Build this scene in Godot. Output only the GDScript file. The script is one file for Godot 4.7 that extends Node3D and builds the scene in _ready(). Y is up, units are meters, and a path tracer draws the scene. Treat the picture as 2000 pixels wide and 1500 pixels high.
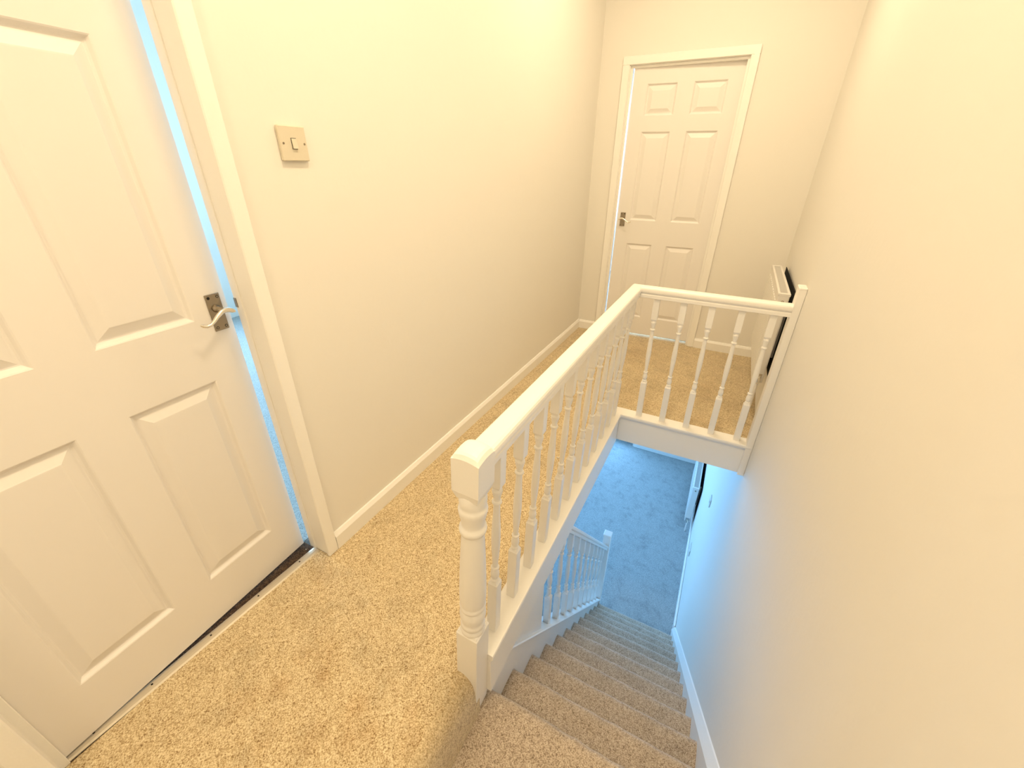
extends Node3D
# Upstairs landing with a white turned banister, carpeted stairs going down to a daylit hall.
# x runs across the landing (0 = left wall), y up (0 = landing carpet), -z along the landing.

const RISE := 0.2116
const GOING := 0.1938
const FIRST := 0.9107          # z of the first nosing
const LOW := -2.7511           # hall floor
const WR := 1.488              # right wall at the stairs
const ZF := -2.075             # far wall of the landing
const CEIL := 2.85
const LEAN := 0.0424           # the old banister leans a little

var M := {}
var names := {}

# ---------------------------------------------------------------- mesh builder
class MB:
	var v := PackedVector3Array()
	var n := PackedVector3Array()
	var c := PackedColorArray()
	var tint := Color(1, 1, 1)
	func tri(p: Vector3, q: Vector3, r: Vector3, a: Vector3, b: Vector3, d: Vector3):
		# counter-clockwise seen from outside; stored clockwise for Godot
		v.append(p); v.append(r); v.append(q)
		n.append(a); n.append(d); n.append(b)
		for i in 3: c.append(tint)
	func flat(p: Vector3, q: Vector3, r: Vector3):
		var m := (q - p).cross(r - p)
		if m.length() < 1e-12: return
		m = m.normalized()
		tri(p, q, r, m, m, m)
	func quad(p: Vector3, q: Vector3, r: Vector3, s: Vector3):
		flat(p, q, r); flat(p, r, s)
	func poly(pts: Array):
		for i in range(1, pts.size() - 1): flat(pts[0], pts[i], pts[i + 1])
	func box(lo: Vector3, hi: Vector3, ch := 0.0):
		var h := (hi - lo) / 2.0
		var m := (hi + lo) / 2.0
		ch = minf(ch, minf(h.x, minf(h.y, h.z)) * 0.49)
		if ch <= 0.0:
			for ax in 3:
				for s in [-1.0, 1.0]: _face(m, h, ax, s, 0.0)
			return
		for ax in 3:
			for s in [-1.0, 1.0]: _face(m, h, ax, s, ch)
		# edge bevels
		for ax in 3:
			var b := (ax + 1) % 3
			var d := (ax + 2) % 3
			for s in [-1.0, 1.0]:
				for t in [-1.0, 1.0]:
					var e := []
					for w in [[-1.0, 0], [1.0, 0], [1.0, 1], [-1.0, 1]]:
						var p := Vector3.ZERO
						p[ax] = w[0] * (h[ax] - ch)
						p[b] = s * (h[b] - (0.0 if w[1] == 0 else ch))
						p[d] = t * (h[d] - (ch if w[1] == 0 else 0.0))
						e.append(m + p)
					_out(e, m)
		for sx in [-1.0, 1.0]:
			for sy in [-1.0, 1.0]:
				for sz in [-1.0, 1.0]:
					var sg := Vector3(sx, sy, sz)
					var e := []
					for ax in 3:
						var p := Vector3.ZERO
						for k in 3: p[k] = sg[k] * (h[k] - (0.0 if k == ax else ch))
						e.append(m + p)
					_out(e, m)
	func _out(e: Array, m: Vector3):
		var mid := Vector3.ZERO
		for p in e: mid += p
		mid /= e.size()
		if (e[1] - e[0]).cross(e[2] - e[0]).dot(mid - m) < 0.0: e.reverse()
		poly(e)
	func _face(m: Vector3, h: Vector3, ax: int, s: float, ch: float):
		var b := (ax + 1) % 3
		var d := (ax + 2) % 3
		var e := []
		for w in [[-1.0, -1.0], [1.0, -1.0], [1.0, 1.0], [-1.0, 1.0]]:
			var p := Vector3.ZERO
			p[ax] = s * h[ax]; p[b] = w[0] * (h[b] - ch); p[d] = w[1] * (h[d] - ch)
			e.append(m + p)
		_out(e, m)
	# solid between two rings of the same size (convex or star shaped cross sections)
	func loft(a: Array, b: Array, caps := true):
		var k := a.size()
		for i in k:
			var j := (i + 1) % k
			quad(a[i], a[j], b[j], b[i])
		if caps:
			var ra := a.duplicate(); ra.reverse()
			poly(ra); poly(b)
	# polygon (u,w) given counter-clockwise seen from +axis, extruded along axis
	func prism(p: PackedVector2Array, axis: int, from: float, to: float):
		var q := p
		if Geometry2D.is_polygon_clockwise(q) == (axis != 1):
			q = p.duplicate(); q.reverse()
		var tr := Geometry2D.triangulate_polygon(q)
		for i in q.size():
			var j := (i + 1) % q.size()
			quad(at(q[i], axis, from), at(q[j], axis, from), at(q[j], axis, to), at(q[i], axis, to))
		for i in range(0, tr.size(), 3):
			var a := q[tr[i]]; var b := q[tr[i + 1]]; var d := q[tr[i + 2]]
			var cw := (b - a).cross(d - a) < 0.0
			if cw == (axis != 1):
				var t := b; b = d; d = t
			flat(at(a, axis, to), at(b, axis, to), at(d, axis, to))
			flat(at(a, axis, from), at(d, axis, from), at(b, axis, from))
	static func at(p: Vector2, axis: int, t: float) -> Vector3:
		if axis == 0: return Vector3(t, p.x, p.y)      # (y,z)
		if axis == 1: return Vector3(p.x, t, p.y)      # (x,z)
		return Vector3(p.x, p.y, t)                    # (x,y)
	# profile [radius, height] turned round the y axis through o; smooth unless the slope breaks
	func lathe(pr: Array, o := Vector3.ZERO, seg := 20, ax := Basis.IDENTITY):
		var norms := []
		for i in pr.size() - 1:
			var d := Vector2(pr[i + 1][0] - pr[i][0], pr[i + 1][1] - pr[i][1])
			norms.append(Vector2(d.y, -d.x).normalized())
		for i in pr.size() - 1:
			var na: Vector2 = norms[i]
			var nb: Vector2 = norms[i]
			if i > 0 and norms[i - 1].dot(norms[i]) > 0.55: na = (norms[i - 1] + norms[i]).normalized()
			if i < norms.size() - 1 and norms[i + 1].dot(norms[i]) > 0.55: nb = (norms[i + 1] + norms[i]).normalized()
			for k in seg:
				var t0 := TAU * k / seg
				var t1 := TAU * (k + 1) / seg
				var P := []
				var N := []
				for w in [[pr[i], na, t0], [pr[i + 1], nb, t0], [pr[i + 1], nb, t1], [pr[i], na, t1]]:
					P.append(o + ax * Vector3(w[0][0] * cos(w[2]), w[0][1], w[0][0] * sin(w[2])))
					N.append(ax * Vector3(w[1].x * cos(w[2]), w[1].y, w[1].x * sin(w[2])))
				if pr[i + 1][0] > 1e-6: tri(P[0], P[1], P[2], N[0], N[1], N[2])
				if pr[i][0] > 1e-6: tri(P[0], P[2], P[3], N[0], N[2], N[3])
	func tube(pts: Array, r, seg := 10, squash := 1.0):
		var rings := []
		var up := Vector3.UP
		for i in pts.size():
			var d: Vector3 = (pts[mini(i + 1, pts.size() - 1)] - pts[maxi(i - 1, 0)]).normalized()
			if absf(d.dot(up)) > 0.95: up = Vector3.RIGHT
			var s := d.cross(up).normalized()
			var u := s.cross(d).normalized()
			up = u
			var rr: float = r if r is float else r[i]
			var ring := []
			for k in seg:
				var t := TAU * k / seg
				ring.append([pts[i] + (s * cos(t) * squash + u * sin(t)) * rr, (s * cos(t) / squash + u * sin(t)).normalized()])
			rings.append(ring)
		for i in rings.size() - 1:
			for k in seg:
				var j := (k + 1) % seg
				var a: Array = rings[i][k]; var b: Array = rings[i][j]; var e: Array = rings[i + 1][j]; var f: Array = rings[i + 1][k]
				tri(a[0], e[0], b[0], a[1], e[1], b[1]); tri(a[0], f[0], e[0], a[1], f[1], e[1])
		var ca := []
		var cb := []
		for k in seg:
			ca.append(rings[0][k][0]); cb.append(rings[-1][seg - 1 - k][0])
		poly(ca); poly(cb)
	func mesh() -> ArrayMesh:
		var arr := []
		arr.resize(Mesh.ARRAY_MAX)
		arr[Mesh.ARRAY_VERTEX] = v; arr[Mesh.ARRAY_NORMAL] = n; arr[Mesh.ARRAY_COLOR] = c
		var m := ArrayMesh.new()
		m.add_surface_from_arrays(Mesh.PRIMITIVE_TRIANGLES, arr)
		return m

# ---------------------------------------------------------------- naming
func numbered(called: String) -> String:
	if not names.has(called):
		names[called] = 0
		return called
	names[called] += 1
	return "%s_%03d" % [called, names[called]]
func part_name(called: String, parent: Node) -> String:
	if not parent.has_node(called): return called
	var k := 1
	while parent.has_node("%s_%03d" % [called, k]): k += 1
	return "%s_%03d" % [called, k]
func tag(o: Node, label := "", category := "", group := "", kind := ""):
	if label: o.set_meta("label", label)
	if category: o.set_meta("category", category)
	if group: o.set_meta("group", group)
	if kind: o.set_meta("kind", kind)
func base(called: String, at := Vector3.ZERO, label := "", category := "", group := "", kind := "") -> Node3D:
	var o := Node3D.new()
	o.name = numbered(called); add_child(o, true)
	o.position = at
	tag(o, label, category, group, kind)
	return o
func obj(called: String, mb, mat: Material, parent: Node = null) -> MeshInstance3D:
	var o := MeshInstance3D.new()
	o.name = numbered(called) if parent == null else part_name(called, parent)
	o.mesh = mb.mesh() if mb is MB else mb
	o.material_override = mat
	o.cast_shadow = GeometryInstance3D.SHADOW_CASTING_SETTING_ON
	(self if parent == null else parent).add_child(o, true)
	return o
func struct(called: String, mb: MB, mat: Material, label: String, category: String) -> MeshInstance3D:
	var o := obj(called, mb, mat)
	tag(o, label, category, "", "structure")
	return o

# ---------------------------------------------------------------- materials
func noise_tex(freq: float, seed_: int, size: int, ramp: Array, oct := 3, type := FastNoiseLite.TYPE_SIMPLEX_SMOOTH, gain := 0.55, lac := 2.0) -> NoiseTexture2D:
	var f := FastNoiseLite.new()
	f.noise_type = type; f.frequency = freq; f.seed = seed_
	f.fractal_octaves = oct; f.fractal_gain = gain; f.fractal_lacunarity = lac
	var t := NoiseTexture2D.new()
	t.width = size; t.height = size; t.seamless = true; t.seamless_blend_skirt = 0.15
	t.noise = f
	if ramp.size():
		var g := Gradient.new()
		var offs := PackedFloat32Array()
		var cols := PackedColorArray()
		for r in ramp:
			offs.append(r[0]); cols.append(r[1])
		g.offsets = offs; g.colors = cols
		t.color_ramp = g
	return t
func paint(col: Color, rough: float, relief: Texture2D = null, depth := 0.05, scale := 2.0) -> StandardMaterial3D:
	var m := StandardMaterial3D.new()
	m.albedo_color = col; m.roughness = rough
	if relief:
		m.uv1_triplanar = true; m.uv1_world_triplanar = true
		m.uv1_scale = Vector3.ONE * scale
		m.heightmap_enabled = true; m.heightmap_texture = relief; m.heightmap_scale = depth
	return m
func tufts(seed_: int, ramp: Array) -> Array:
	# random pile: three sizes of tuft laid over one another, read as colour and as height
	var n := 512
	var rng := RandomNumberGenerator.new()
	rng.seed = seed_
	var layers := []
	for q in [[256, 1.0], [170, 0.8], [64, 0.35]]:
		var k: int = q[0]
		var data := PackedByteArray()
		data.resize(k * k)
		for i in k * k: data[i] = rng.randi() & 255
		var im := Image.create_from_data(k, k, false, Image.FORMAT_L8, data)
		im.resize(n, n, Image.INTERPOLATE_CUBIC)
		layers.append([im.get_data(), q[1]])
	var g := Gradient.new()
	var offs := PackedFloat32Array()
	var cols := PackedColorArray()
	for r in ramp:
		offs.append(r[0]); cols.append(r[1])
	g.offsets = offs; g.colors = cols
	var lut := []
	for i in 256:
		var c := g.sample(i / 255.0)
		lut.append([int(c.r * 255), int(c.g * 255), int(c.b * 255)])
	var rgb := PackedByteArray()
	var hgt := PackedByteArray()
	rgb.resize(n * n * 3); hgt.resize(n * n)
	var A: PackedByteArray = layers[0][0]
	var B: PackedByteArray = layers[1][0]
	var C: PackedByteArray = layers[2][0]
	for i in n * n:
		var v := (A[i] - 127.5) * 1.0 + (B[i] - 127.5) * 0.8 + (C[i] - 127.5) * 0.35
		var k := clampi(int(127.5 + v * 0.62), 0, 255)
		var c: Array = lut[k]
		rgb[i * 3] = c[0]; rgb[i * 3 + 1] = c[1]; rgb[i * 3 + 2] = c[2]
		hgt[i] = k
	return [ImageTexture.create_from_image(Image.create_from_data(n, n, false, Image.FORMAT_RGB8, rgb)), ImageTexture.create_from_image(Image.create_from_data(n, n, false, Image.FORMAT_L8, hgt))]
func carpet(ramp: Array, seed_: int) -> StandardMaterial3D:
	var m := StandardMaterial3D.new()
	var t := tufts(seed_, ramp)
	m.albedo_texture = t[0]
	m.uv1_triplanar = true; m.uv1_world_triplanar = true
	m.uv1_scale = Vector3.ONE * 2.3
	m.roughness = 1.0; m.metallic_specular = 0.1
	m.heightmap_enabled = true
	m.heightmap_texture = t[1]
	m.heightmap_scale = 0.12
	m.vertex_color_use_as_albedo = true
	m.rim_enabled = true; m.rim = 0.7
	return m
func metal(col: Color, rough: float) -> StandardMaterial3D:
	var m := StandardMaterial3D.new()
	m.albedo_color = col; m.metallic = 1.0; m.roughness = rough
	return m
func glow(col: Color, e: float) -> StandardMaterial3D:
	var m := StandardMaterial3D.new()
	m.albedo_color = Color(0.9, 0.9, 0.9)
	m.emission_enabled = true; m.emission = col; m.emission_energy_multiplier = e
	return m
func make_materials():
	var peel := noise_tex(0.02, 3, 512, [], 4)
	var brush := noise_tex(0.05, 9, 512, [], 3)
	M.wall = paint(Color(0.945, 0.935, 0.91), 0.75, peel, 0.05, 1.3)
	M.ceiling = paint(Color(0.95, 0.94, 0.92), 0.9)
	M.gloss = paint(Color(0.985, 0.98, 0.965), 0.35, brush, 0.02, 3.0)
	M.patch = paint(Color(0.99, 0.985, 0.97), 0.3)
	M.door = paint(Color(0.95, 0.94, 0.93), 0.45)
	M.white_metal = paint(Color(0.93, 0.92, 0.90), 0.35)
	M.plastic = paint(Color(0.87, 0.84, 0.765), 0.4)
	M.plastic_white = paint(Color(0.9, 0.9, 0.88), 0.35)
	M.carpet = carpet([[0.0, Color(0.510, 0.410, 0.277)], [0.25, Color(0.728, 0.633, 0.481)], [0.5, Color(0.832, 0.754, 0.603)], [0.75, Color(0.912, 0.852, 0.712)], [1.0, Color(0.945, 0.894, 0.780)]], 11)
	M.hall_carpet = carpet([[0.0, Color(0.486, 0.508, 0.508)], [0.3, Color(0.585, 0.608, 0.608)], [0.5, Color(0.643, 0.666, 0.666)], [0.7, Color(0.698, 0.720, 0.720)], [1.0, Color(0.774, 0.792, 0.792)]], 31)
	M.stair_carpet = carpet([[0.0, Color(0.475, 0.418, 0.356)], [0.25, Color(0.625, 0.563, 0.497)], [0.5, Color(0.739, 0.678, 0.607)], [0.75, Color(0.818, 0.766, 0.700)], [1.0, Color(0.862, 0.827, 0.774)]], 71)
	M.old_carpet = carpet([[0.0, Color(0.10, 0.07, 0.05)], [0.5, Color(0.29, 0.22, 0.16)], [1.0, Color(0.48, 0.39, 0.30)]], 51)
	M.chrome = metal(Color(0.62, 0.58, 0.52), 0.28)
	M.bright_chrome = metal(Color(0.92, 0.90, 0.86), 0.25)
	M.alu = paint(Color(0.80, 0.765, 0.70), 0.4)
	M.alu.metallic = 0.35
	M.dark = paint(Color(0.06, 0.05, 0.045), 0.8)
	M.gap_shade = paint(Color(0.035, 0.033, 0.035), 0.95)  # near-black that paints the shade in the gaps behind the radiators
	M.copper = metal(Color(0.62, 0.36, 0.22), 0.4)
	M.wood = paint(Color(0.36, 0.24, 0.15), 0.8)

# ---------------------------------------------------------------- shared shapes
func N(z: float) -> float:                       # pitch line through the nosings
	return -RISE * (1.0 + (FIRST - z) / GOING)

func square_ring(hw: float, y: float, o: Vector3) -> Array:
	return [o + Vector3(-hw, y, hw), o + Vector3(hw, y, hw), o + Vector3(hw, y, -hw), o + Vector3(-hw, y, -hw)]

func baluster_mesh(h: float, foot: float) -> MB:
	# square foot and head, turned in between; h is the whole height
	var b := MB.new()
	var q := 0.0158
	var o := Vector3.ZERO
	var low := foot
	var e := 0.0015
	b.box(Vector3(-q, 0, -q), Vector3(q, low, q), e)
	b.loft(square_ring(q - e, low - 0.0005, o), square_ring(0.0105, low + 0.009, o))
	var s := (h - 0.115) - (low + 0.009)          # turned length
	var y0 := low + 0.006
	var top := h - 0.115
	var pr := [[0.0, y0], [0.0125, y0], [0.0135, y0 + 0.006], [0.0118, y0 + 0.010], [0.0094, y0 + 0.012], [0.0120, y0 + 0.018], [0.0134, y0 + 0.026], [0.0126, y0 + 0.037], [0.0096, y0 + 0.048], [0.0088, y0 + 0.052],
		[0.0114, y0 + 0.0530], [0.0124, y0 + 0.0550], [0.0127, y0 + 0.0575], [0.0124, y0 + 0.0600], [0.0114, y0 + 0.0620], [0.0086, y0 + 0.063]]
	var a := y0 + 0.063
	var z := top - 0.065
	for i in 13:
		var t := i / 12.0
		var r: float = lerpf(0.0080, 0.0090, t) + 0.0046 * pow(sin(PI * pow(t, 0.9)), 1.6)
		pr.append([r, lerpf(a, z, t)])
	pr.append_array([[0.0118, z + 0.0012], [0.0134, z + 0.0035], [0.0138, z + 0.006], [0.0134, z + 0.0085], [0.0118, z + 0.0108], [0.0090, z + 0.012], [0.0092, z + 0.017], [0.0112, z + 0.029], [0.0140, z + 0.041], [0.0146, z + 0.047], [0.0140, z + 0.0505], [0.0116, z + 0.0525], [0.0112, z + 0.060], [0.0, z + 0.060]])
	b.lathe(pr, o, 16)
	b.loft(square_ring(0.0105, top - 0.009, o), square_ring(q - e, top, o))
	b.box(Vector3(-q, top - 0.0005, -q), Vector3(q, h, q), e)
	return b

func newel_mesh() -> MB:
	var b := MB.new()
	var q := 0.0345
	var o := Vector3.ZERO
	b.box(Vector3(-q, -0.204, -q), Vector3(q, 0.199, q), 0.002)
	b.loft(square_ring(q - 0.002, 0.198, o), square_ring(0.029, 0.203, o))
	b.lathe([[0.0, 0.199], [0.034, 0.199], [0.0355, 0.206], [0.0345, 0.214], [0.0315, 0.218], [0.0315, 0.221], [0.0345, 0.226], [0.0350, 0.234], [0.0335, 0.240], [0.0318, 0.243], [0.0335, 0.252], [0.0362, 0.266], [0.0364, 0.278], [0.0345, 0.290], [0.0322, 0.297], [0.0322, 0.301],
		[0.0352, 0.304], [0.0362, 0.310], [0.0352, 0.316], [0.0335, 0.319], [0.0348, 0.326], [0.0362, 0.345], [0.0362, 0.37], [0.0350, 0.42], [0.0326, 0.49], [0.0300, 0.55], [0.0282, 0.585], [0.0280, 0.592],
		[0.0325, 0.595], [0.0338, 0.603], [0.0325, 0.611], [0.0285, 0.614], [0.0282, 0.622], [0.0292, 0.632], [0.0322, 0.648], [0.0345, 0.660], [0.0352, 0.668], [0.0338, 0.674], [0.0318, 0.677], [0.0320, 0.684], [0.0330, 0.694], [0.0325, 0.706], [0.030, 0.715], [0.0, 0.715]], o, 36)
	# head block: chamfered below, pillowed on top
	b.loft(square_ring(0.0265, 0.708, o), square_ring(q, 0.734, o))
	b.loft(square_ring(q, 0.734, o), square_ring(q, 0.81, o), false)
	var k := 12
	for i in k:
		# the sides rise to the curved top
		var ua: float = -1.0 + 2.0 * i / k
		var ub: float = -1.0 + 2.0 * (i + 1) / k
		var ya: float = 0.822 + 0.0055 * (1.0 - ua * ua)
		var yb: float = 0.822 + 0.0055 * (1.0 - ub * ub)
		for t in 4:
			var bs := Basis(Vector3.UP, t * PI / 2)
			b.quad(bs * Vector3(ua * q, 0.81, q), bs * Vector3(ub * q, 0.81, q), bs * Vector3(ub * q, yb, q), bs * Vector3(ua * q, ya, q))
		for j in k:
			var P := []
			for w in [[0, 0], [0, 1], [1, 1], [1, 0]]:
				var u: float = -1.0 + 2.0 * (i + w[0]) / k
				var s: float = -1.0 + 2.0 * (j + w[1]) / k
				P.append(Vector3(u * q, 0.822 + 0.0055 * (2.0 - u * u - s * s) + 0.011 * sqrt(maxf(0, (1.0 - u * u * u * u) * (1.0 - s * s * s * s))), s * q))
			b.quad(P[0], P[1], P[2], P[3])
	return b

func rail_profile(w := 0.061, h := 0.057) -> PackedVector2Array:
	# (across, up) with the top of the rail at 0, going round counter-clockwise
	var half := [[0.36, -1.0], [0.40, -0.97], [0.41, -0.72], [0.39, -0.66], [0.36, -0.62], [0.43, -0.55], [0.49, -0.44], [0.5, -0.32], [0.485, -0.18], [0.44, -0.08], [0.34, -0.02], [0.18, 0.0]]
	var p := PackedVector2Array()
	for q in half: p.append(Vector2(q[0] * w, q[1] * h))
	half.reverse()
	for q in half: p.append(Vector2(-q[0] * w, q[1] * h))
	return p
func cap_profile(x0: float, x1: float, y0: float, y1: float) -> PackedVector2Array:
	return PackedVector2Array([Vector2(x0, y0), Vector2(x1 - 0.008, y0), Vector2(x1 - 0.006, y0 + 0.004), Vector2(x1 - 0.004, y0 + 0.010), Vector2(x1 - 0.001, y0 + 0.013), Vector2(x1, y0 + 0.018), Vector2(x1, y1 - 0.006), Vector2(x1 - 0.002, y1 - 0.001), Vector2(x1 - 0.006, y1), Vector2(x0 + 0.004, y1), Vector2(x0, y1 - 0.004)])

# sweep a profile (across,up) from a to b with given side vectors at either end (mitres)
func sweep(b: MB, p: PackedVector2Array, a: Vector3, e: Vector3, sa: Vector3, sb: Vector3, up := Vector3.UP):
	var A := []
	var B := []
	for q in p:
		A.append(a + sa * q.x + up * q.y)
		B.append(e + sb * q.x + up * q.y)
	var k := A.size()
	# the profile runs counter-clockwise seen along the path against its direction
	var nrm: Vector3 = (e - a).normalized()
	var s: Vector3 = sa.cross(up)
	var rev := s.dot(nrm) < 0.0
	for i in k:
		var j := (i + 1) % k
		if rev: b.quad(A[j], A[i], B[i], B[j])
		else: b.quad(A[i], A[j], B[j], B[i])
	var tr := Geometry2D.triangulate_polygon(p)
	for i in range(0, tr.size(), 3):
		var cw := (p[tr[i + 1]] - p[tr[i]]).cross(p[tr[i + 2]] - p[tr[i]]) < 0.0
		var k1 := tr[i + 2] if cw == rev else tr[i + 1]
		var k2 := tr[i + 1] if cw == rev else tr[i + 2]
		b.flat(A[tr[i]], A[k1], A[k2])
		b.flat(B[tr[i]], B[k2], B[k1])

# ---------------------------------------------------------------- six panel door
const DOOR_ROWS := [[0.175, 0.795], [0.976, 1.594], [1.694, 1.888]]
func panel_mesh(x0: float, x1: float, y0: float, y1: float) -> MB:
	var b := MB.new()
	# inset from the outline, depth of the face
	var loops := [[0.0, 0.0], [0.003, -0.0016], [0.008, -0.0085], [0.0115, -0.0108], [0.0145, -0.0110], [0.018, -0.0100], [0.039, -0.0016], [0.042, -0.0003], [0.045, 0.0]]
	for i in loops.size() - 1:
		var a := ring(x0, x1, y0, y1, loops[i])
		var e := ring(x0, x1, y0, y1, loops[i + 1])
		for k in 4:
			var j := (k + 1) % 4
			b.quad(a[k], a[j], e[j], e[k])
	b.poly(ring(x0, x1, y0, y1, loops[-1]))
	return b
func ring(x0: float, x1: float, y0: float, y1: float, l: Array) -> Array:
	return [Vector3(x0 + l[0], y0 + l[0], l[1]), Vector3(x1 - l[0], y0 + l[0], l[1]), Vector3(x1 - l[0], y1 - l[0], l[1]), Vector3(x0 + l[0], y1 - l[0], l[1])]
# leaf in its own frame: x from one edge (0) to the other (w), front face at z = 0 towards +z
func build_door(root: Node3D, w: float, cols: Array, y0 := 0.010):
	var b := MB.new()
	var y1 := 1.985
	var t := 0.035
	var xs := [0.0, cols[0][0], cols[0][1], cols[1][0], cols[1][1], w]
	var ys := [y0, 0.175, 0.795, 0.976, 1.594, 1.694, 1.888, y1]
	for i in 5:
		for j in 7:
			if (i == 1 or i == 3) and (j == 1 or j == 3 or j == 5): continue
			b.quad(Vector3(xs[i], ys[j], 0), Vector3(xs[i + 1], ys[j], 0), Vector3(xs[i + 1], ys[j + 1], 0), Vector3(xs[i], ys[j + 1], 0))
	b.quad(Vector3(w, y0, -t), Vector3(0, y0, -t), Vector3(0, y1, -t), Vector3(w, y1, -t))
	b.quad(Vector3(0, y0, -t), Vector3(0, y0, 0), Vector3(0, y1, 0), Vector3(0, y1, -t))
	b.quad(Vector3(w, y0, 0), Vector3(w, y0, -t), Vector3(w, y1, -t), Vector3(w, y1, 0))
	b.quad(Vector3(0, y1, 0), Vector3(w, y1, 0), Vector3(w, y1, -t), Vector3(0, y1, -t))
	b.quad(Vector3(0, y0, -t), Vector3(w, y0, -t), Vector3(w, y0, 0), Vector3(0, y0, 0))
	obj("leaf", b, M.door, root)
	for c in cols:
		for r in DOOR_ROWS:
			obj("panel", panel_mesh(c[0], c[1], r[0], r[1]), M.door, root)
# lever on a plate: x runs towards the lever's tip
func build_handle(root: Node3D, at: Vector3, dir: float):
	var h := MB.new()
	h.box(Vector3(-0.020, -0.0525, 0.0), Vector3(0.020, 0.0525, 0.004), 0.0012)
	h.lathe([[0.0, 0.003], [0.011, 0.003], [0.011, 0.008], [0.0085, 0.011], [0.0075, 0.014], [0.0, 0.014]], Vector3(0, 0.011, 0), 18, Basis(Vector3.RIGHT, PI / 2))
	var p := obj("handle", h, M.chrome, root)
	p.position = at
	p.set_meta("label", "chrome lever handle on a rectangular plate")
	var l := MB.new()
	l.lathe([[0.0, 0.010], [0.0065, 0.010], [0.006, 0.030], [0.007, 0.040], [0.0, 0.040]], Vector3(0, 0.011, 0), 16, Basis(Vector3.RIGHT, PI / 2))
	var pts := []
	for q in [[-0.026, 0.001, 0.043], [-0.020, 0.0045, 0.043], [-0.010, 0.0095, 0.042], [0.0, 0.0115, 0.0415], [0.012, 0.009, 0.042], [0.026, 0.001, 0.044], [0.040, -0.009, 0.046], [0.052, -0.0155, 0.047], [0.062, -0.0165, 0.046], [0.070, -0.0135, 0.044], [0.075, -0.0095, 0.043]]:
		pts.append(Vector3(q[0] * dir, q[1], q[2]))
	l.tube(pts, [0.0028, 0.0062, 0.0072, 0.0072, 0.0066, 0.0056, 0.0048, 0.0045, 0.0046, 0.0046, 0.0030], 12, 1.0)
	obj("lever", l, M.bright_chrome, p)
	for s in [[-0.0125, 0.043], [0.0125, 0.043], [-0.0125, -0.043], [0.0125, -0.043]]:
		var sc := MB.new()
		sc.lathe([[0.0042, 0.0038], [0.0042, 0.0043], [0.0, 0.0044]], Vector3(s[0], s[1], 0), 12, Basis(Vector3.RIGHT, PI / 2))
		var hole := obj("screw", sc, M.dark, p)
		sc = MB.new()
		sc.lathe([[0.0027, 0.0040], [0.0027, 0.0046], [0.0012, 0.0049], [0.0, 0.0049]], Vector3(s[0], s[1], 0), 12, Basis(Vector3.RIGHT, PI / 2))
		if not (s[1] > 0 and s[0] * dir > 0): obj("screw_head", sc, M.chrome, hole)

# ---------------------------------------------------------------- scene
func _ready():
	# camera ---------------------------------------------------------------
	var cam := Camera3D.new()
	cam.name = "camera"
	cam.fov = 2.0 * rad_to_deg(atan(750.0 / 807.6233))
	cam.near = 0.02
	cam.position = Vector3(1.1478, 1.3651, 1.5686)
	cam.rotation = Vector3(-0.4872, 0.4692, 0.0110)
	add_child(cam)
	cam.current = true
	# environment ------------------------------------------------------------
	var we := WorldEnvironment.new()
	we.name = "environment"
	var env := Environment.new()
	env.background_mode = Environment.BG_SKY
	var sky := Sky.new()
	var ps := ProceduralSkyMaterial.new()
	ps.sky_top_color = Color(0.45, 0.62, 0.85); ps.sky_horizon_color = Color(0.75, 0.83, 0.92)
	ps.ground_horizon_color = Color(0.6, 0.62, 0.62); ps.ground_bottom_color = Color(0.35, 0.35, 0.33)
	sky.sky_material = ps
	env.sky = sky
	env.tonemap_mode = Environment.TONE_MAPPER_LINEAR
	env.tonemap_exposure = 0.96
	env.sdfgi_enabled = true; env.ssao_enabled = true; env.ssil_enabled = true
	we.environment = env
	add_child(we)
	make_materials()
	# light ------------------------------------------------------------------
	var warm := Color(1.0, 0.90, 0.74)
	ceiling_panel(Vector3(0.78, CEIL, -0.95), 0.30, warm, 1.78, "square ceiling light panel above the middle of the landing")
	ceiling_panel(Vector3(0.86, CEIL, 0.68), 0.30, warm, 1.95, "square ceiling light panel above the stairwell")
	ceiling_panel(Vector3(0.80, CEIL, 2.30), 0.30, warm, 1.6, "added unseen fill light panel behind the top of the stairs")  # unseen fill lamp, added to lift the near faces of newel and jambs
	var day := Color(0.53, 0.77, 1.0)
	day_window("window_1", Vector3(-0.03, -1.70, -4.40), Vector2(0.80, 1.70), 0.0, day, 3.7, 2.0, "glazed front door of the hall below, off to the left")
	day_window("window_2", Vector3(-0.66, -1.30, -2.1), Vector2(1.3, 1.3), 90.0, day, 2.7, 2.0, "window at the left of the hall below")
	day_window("window_3", Vector3(-3.05, 1.35, 0.2), Vector2(1.5, 1.3), 90.0, Color(0.70, 0.87, 1.0), 9.0, 3.0, "window of the bedroom behind the near door")
	day_window("window_4", Vector3(0.4, 1.35, -4.55), Vector2(1.3, 1.3), 0.0, Color(0.78, 0.89, 1.0), 9.0, 3.0, "window of the room behind the far door")
	shell()
	doors()
	floors()
	stairs()
	banister()
	lower_balustrade()
	radiators()
	small_things()

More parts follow.
